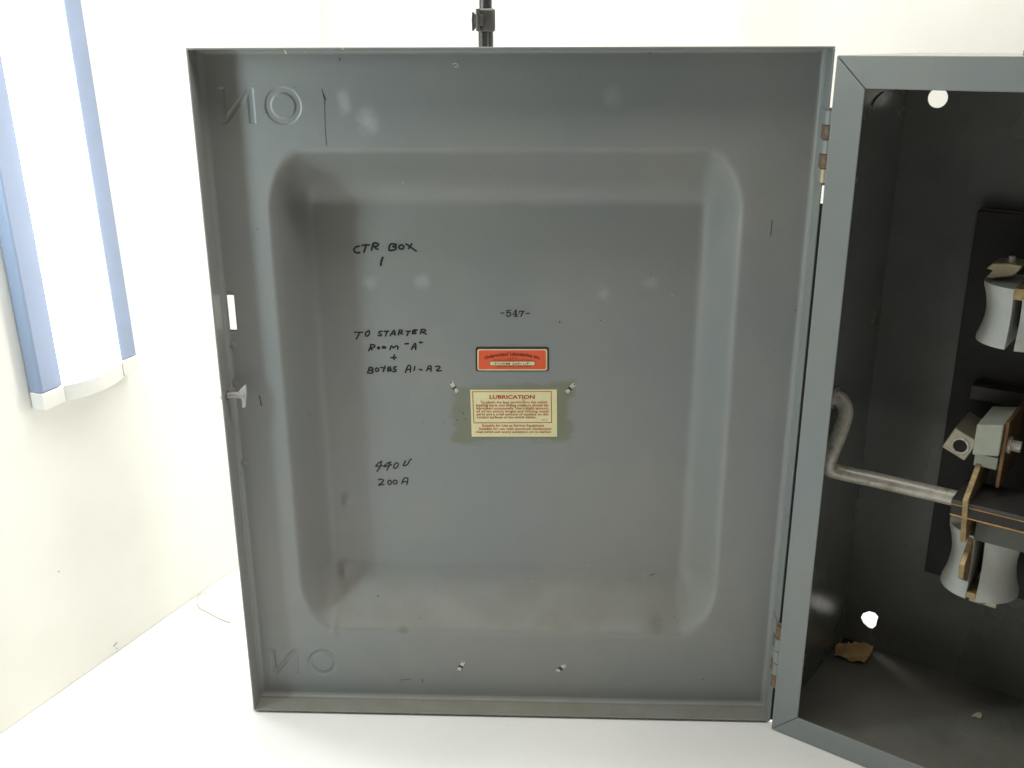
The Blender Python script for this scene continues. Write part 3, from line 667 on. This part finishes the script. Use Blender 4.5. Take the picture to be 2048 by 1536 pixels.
# cross bar of black board and copper layers
XB0, XB1, YB0, YB1 = .1175, .42, .0625, .115
for za, zb_, mt, ins, nm in ((.2525, .2565, 'plastic', 0, 'bar_layer'), (.2512, .2523, 'copper', .0003, 'copper_layer'), (.2428, .2510, 'black', .0005, 'bar_layer'), (.2412, .2426, 'copper', .0003, 'copper_layer')):
    m = MB(); m.box((XB0+ins, YB0+ins, za), (XB1, YB1, zb_)); bpart(m, nm, M[mt], bev=.0003)
m = MB(); m.box((.1365, .082, .2145), (.42, .1135, .2410)); bpart(m, 'bar_saddle', M['saddle'], bev=.001)
# blades
def blade(e0, e1, poly, name): m = MB(); m.prism([(e0, d_, z_) for d_, z_ in poly], (e1-e0, 0, 0)); return bpart(m, name, M['brass'], bev=.0005)
blade(.1275, .1322, [(.099, .2895), (.0565, .261), (.0735, .2135), (.110, .215), (.130, .262), (.118, .286)], 'blade')
blade(.1305, .1352, [(.100, .2165), (.070, .193), (.0735, .178), (.1045, .160), (.135, .175), (.13, .21)], 'blade')
# operating rod
pth = smooth_path([(.0016, .079, .321), (.008, .079, .3195), (.0135, .0765, .309), (.0120, .068, .288), (.0085, .0615, .268), (.0085, .0635, .2570), (.018, .0690, .2530), (.045, .0758, .2510), (.08, .083, .2485), (.1172, .090, .2460)], 8)
m = MB(); m.tube(pth, .0072, 18); rod = bpart(m, 'operating_rod', M['steel'], None, True)
m = MB(); m.tube([(.0016, .079, .321), (.0030, .079, .321)], .0105, 18); bpart(m, 'rod_bush', M['castmetal'], rod, 40)

# ------------------------------------------------------------------ loose bits in the box
def from_floor(poly_px, z, name, mat, th, label, cat, crumple):
    P = [px_floor(*q_, z) for q_ in poly_px]; c_ = sum(P) / len(P); bm = bmesh.new()
    ring = [bm.verts.new(Vector(p_ - [c_[0], c_[1], 0]) ) for p_ in P]
    bm.faces.new(ring); bmesh.ops.triangulate(bm, faces=bm.faces); bmesh.ops.subdivide_edges(bm, edges=bm.edges, cuts=3, use_grid_fill=True)
    for v_ in bm.verts: v_.co.z = z + crumple * (.5 + .5*math.sin(v_.co.x*310 + 1.3) * math.cos(v_.co.y*270 + v_.co.x*120)) + rnd.uniform(0, crumple*.25)
    me_ = bpy.data.meshes.new(name); bm.to_mesh(me_); bm.free()
    o = link(name, me_, mat); o.location = (c_[0], c_[1], 0); s_ = o.modifiers.new('t', 'SOLIDIFY'); s_.thickness = th; s_.offset = 1
    return tag(o, label, cat)
cz_ = lambda x_, y_: (1620 + x_/12.8, 1240 + y_/12.8)
from_floor([cz_(*q_) for q_ in ((600,985),(640,860),(640,720),(700,650),(800,650),(880,665),(990,590),(1060,640),(1160,580),(1280,620),(1560,640),(1620,730),(1560,900),(1470,1060),(1380,1125),(1080,1100),(920,1000),(760,975))],
           ZF + .0012, 'paper_scrap', M['paper'], .0004, 'torn brown paper scrap lying on the floor of the switch box', 'paper scrap', .004)
from_floor([(1943, 1434), (1946, 1430), (1955, 1424.5), (1962, 1426), (1964.5, 1431), (1962, 1437), (1955, 1436.5), (1952, 1433.5)],
           ZF + .0008, 'paint_flake', M['chip'], .0003, 'small pale yellowish flake on the dirty floor of the switch box', 'paint flake', .0008)
P = px_floor(1693, 1281, ZF); m = MB()
for _ in range(26):
    a_ = rnd.uniform(0, 6.28); r_ = abs(rnd.gauss(0, .006)); s_ = rnd.uniform(.0012, .0034)
    c_ = np.array([P[0] + r_*math.cos(a_), P[1] + r_*math.sin(a_)*.8, 0]); zz = ZF + .0001
    q = [(c_[0]+s_*math.cos(t_+rnd.uniform(-.3, .3)), c_[1]+s_*math.sin(t_)) for t_ in (0, 1.3, 2.4, 3.7, 5.1)]
    top = (c_[0]+rnd.uniform(-.4, .4)*s_, c_[1]+rnd.uniform(-.4, .4)*s_, zz + s_*rnd.uniform(.6, 1.5))
    m.add([(*p_, zz) for p_ in q] + [top], [(4, 3, 2, 1, 0)] + [(i_, (i_+1) % 5, 5) for i_ in range(5)])
tag(m.build('dirt_crumbs', M['debris']), 'dark crumbs of dirt in the back corner of the switch box floor', 'dirt', kind='stuff')
# a stray hair on the table by the wall
pts = [px_floor(x_, y_, .0006) for x_, y_ in ((413, 1186), (404, 1187), (396, 1193), (394, 1205), (399, 1216), (412, 1223), (440, 1238), (462, 1246))]
m = MB(); m.tube(smooth_path(pts), .0004, 6); tag(m.build('thread', M['tan'], smooth=True), 'thin curled thread lying on the white table near the wall', 'thread')
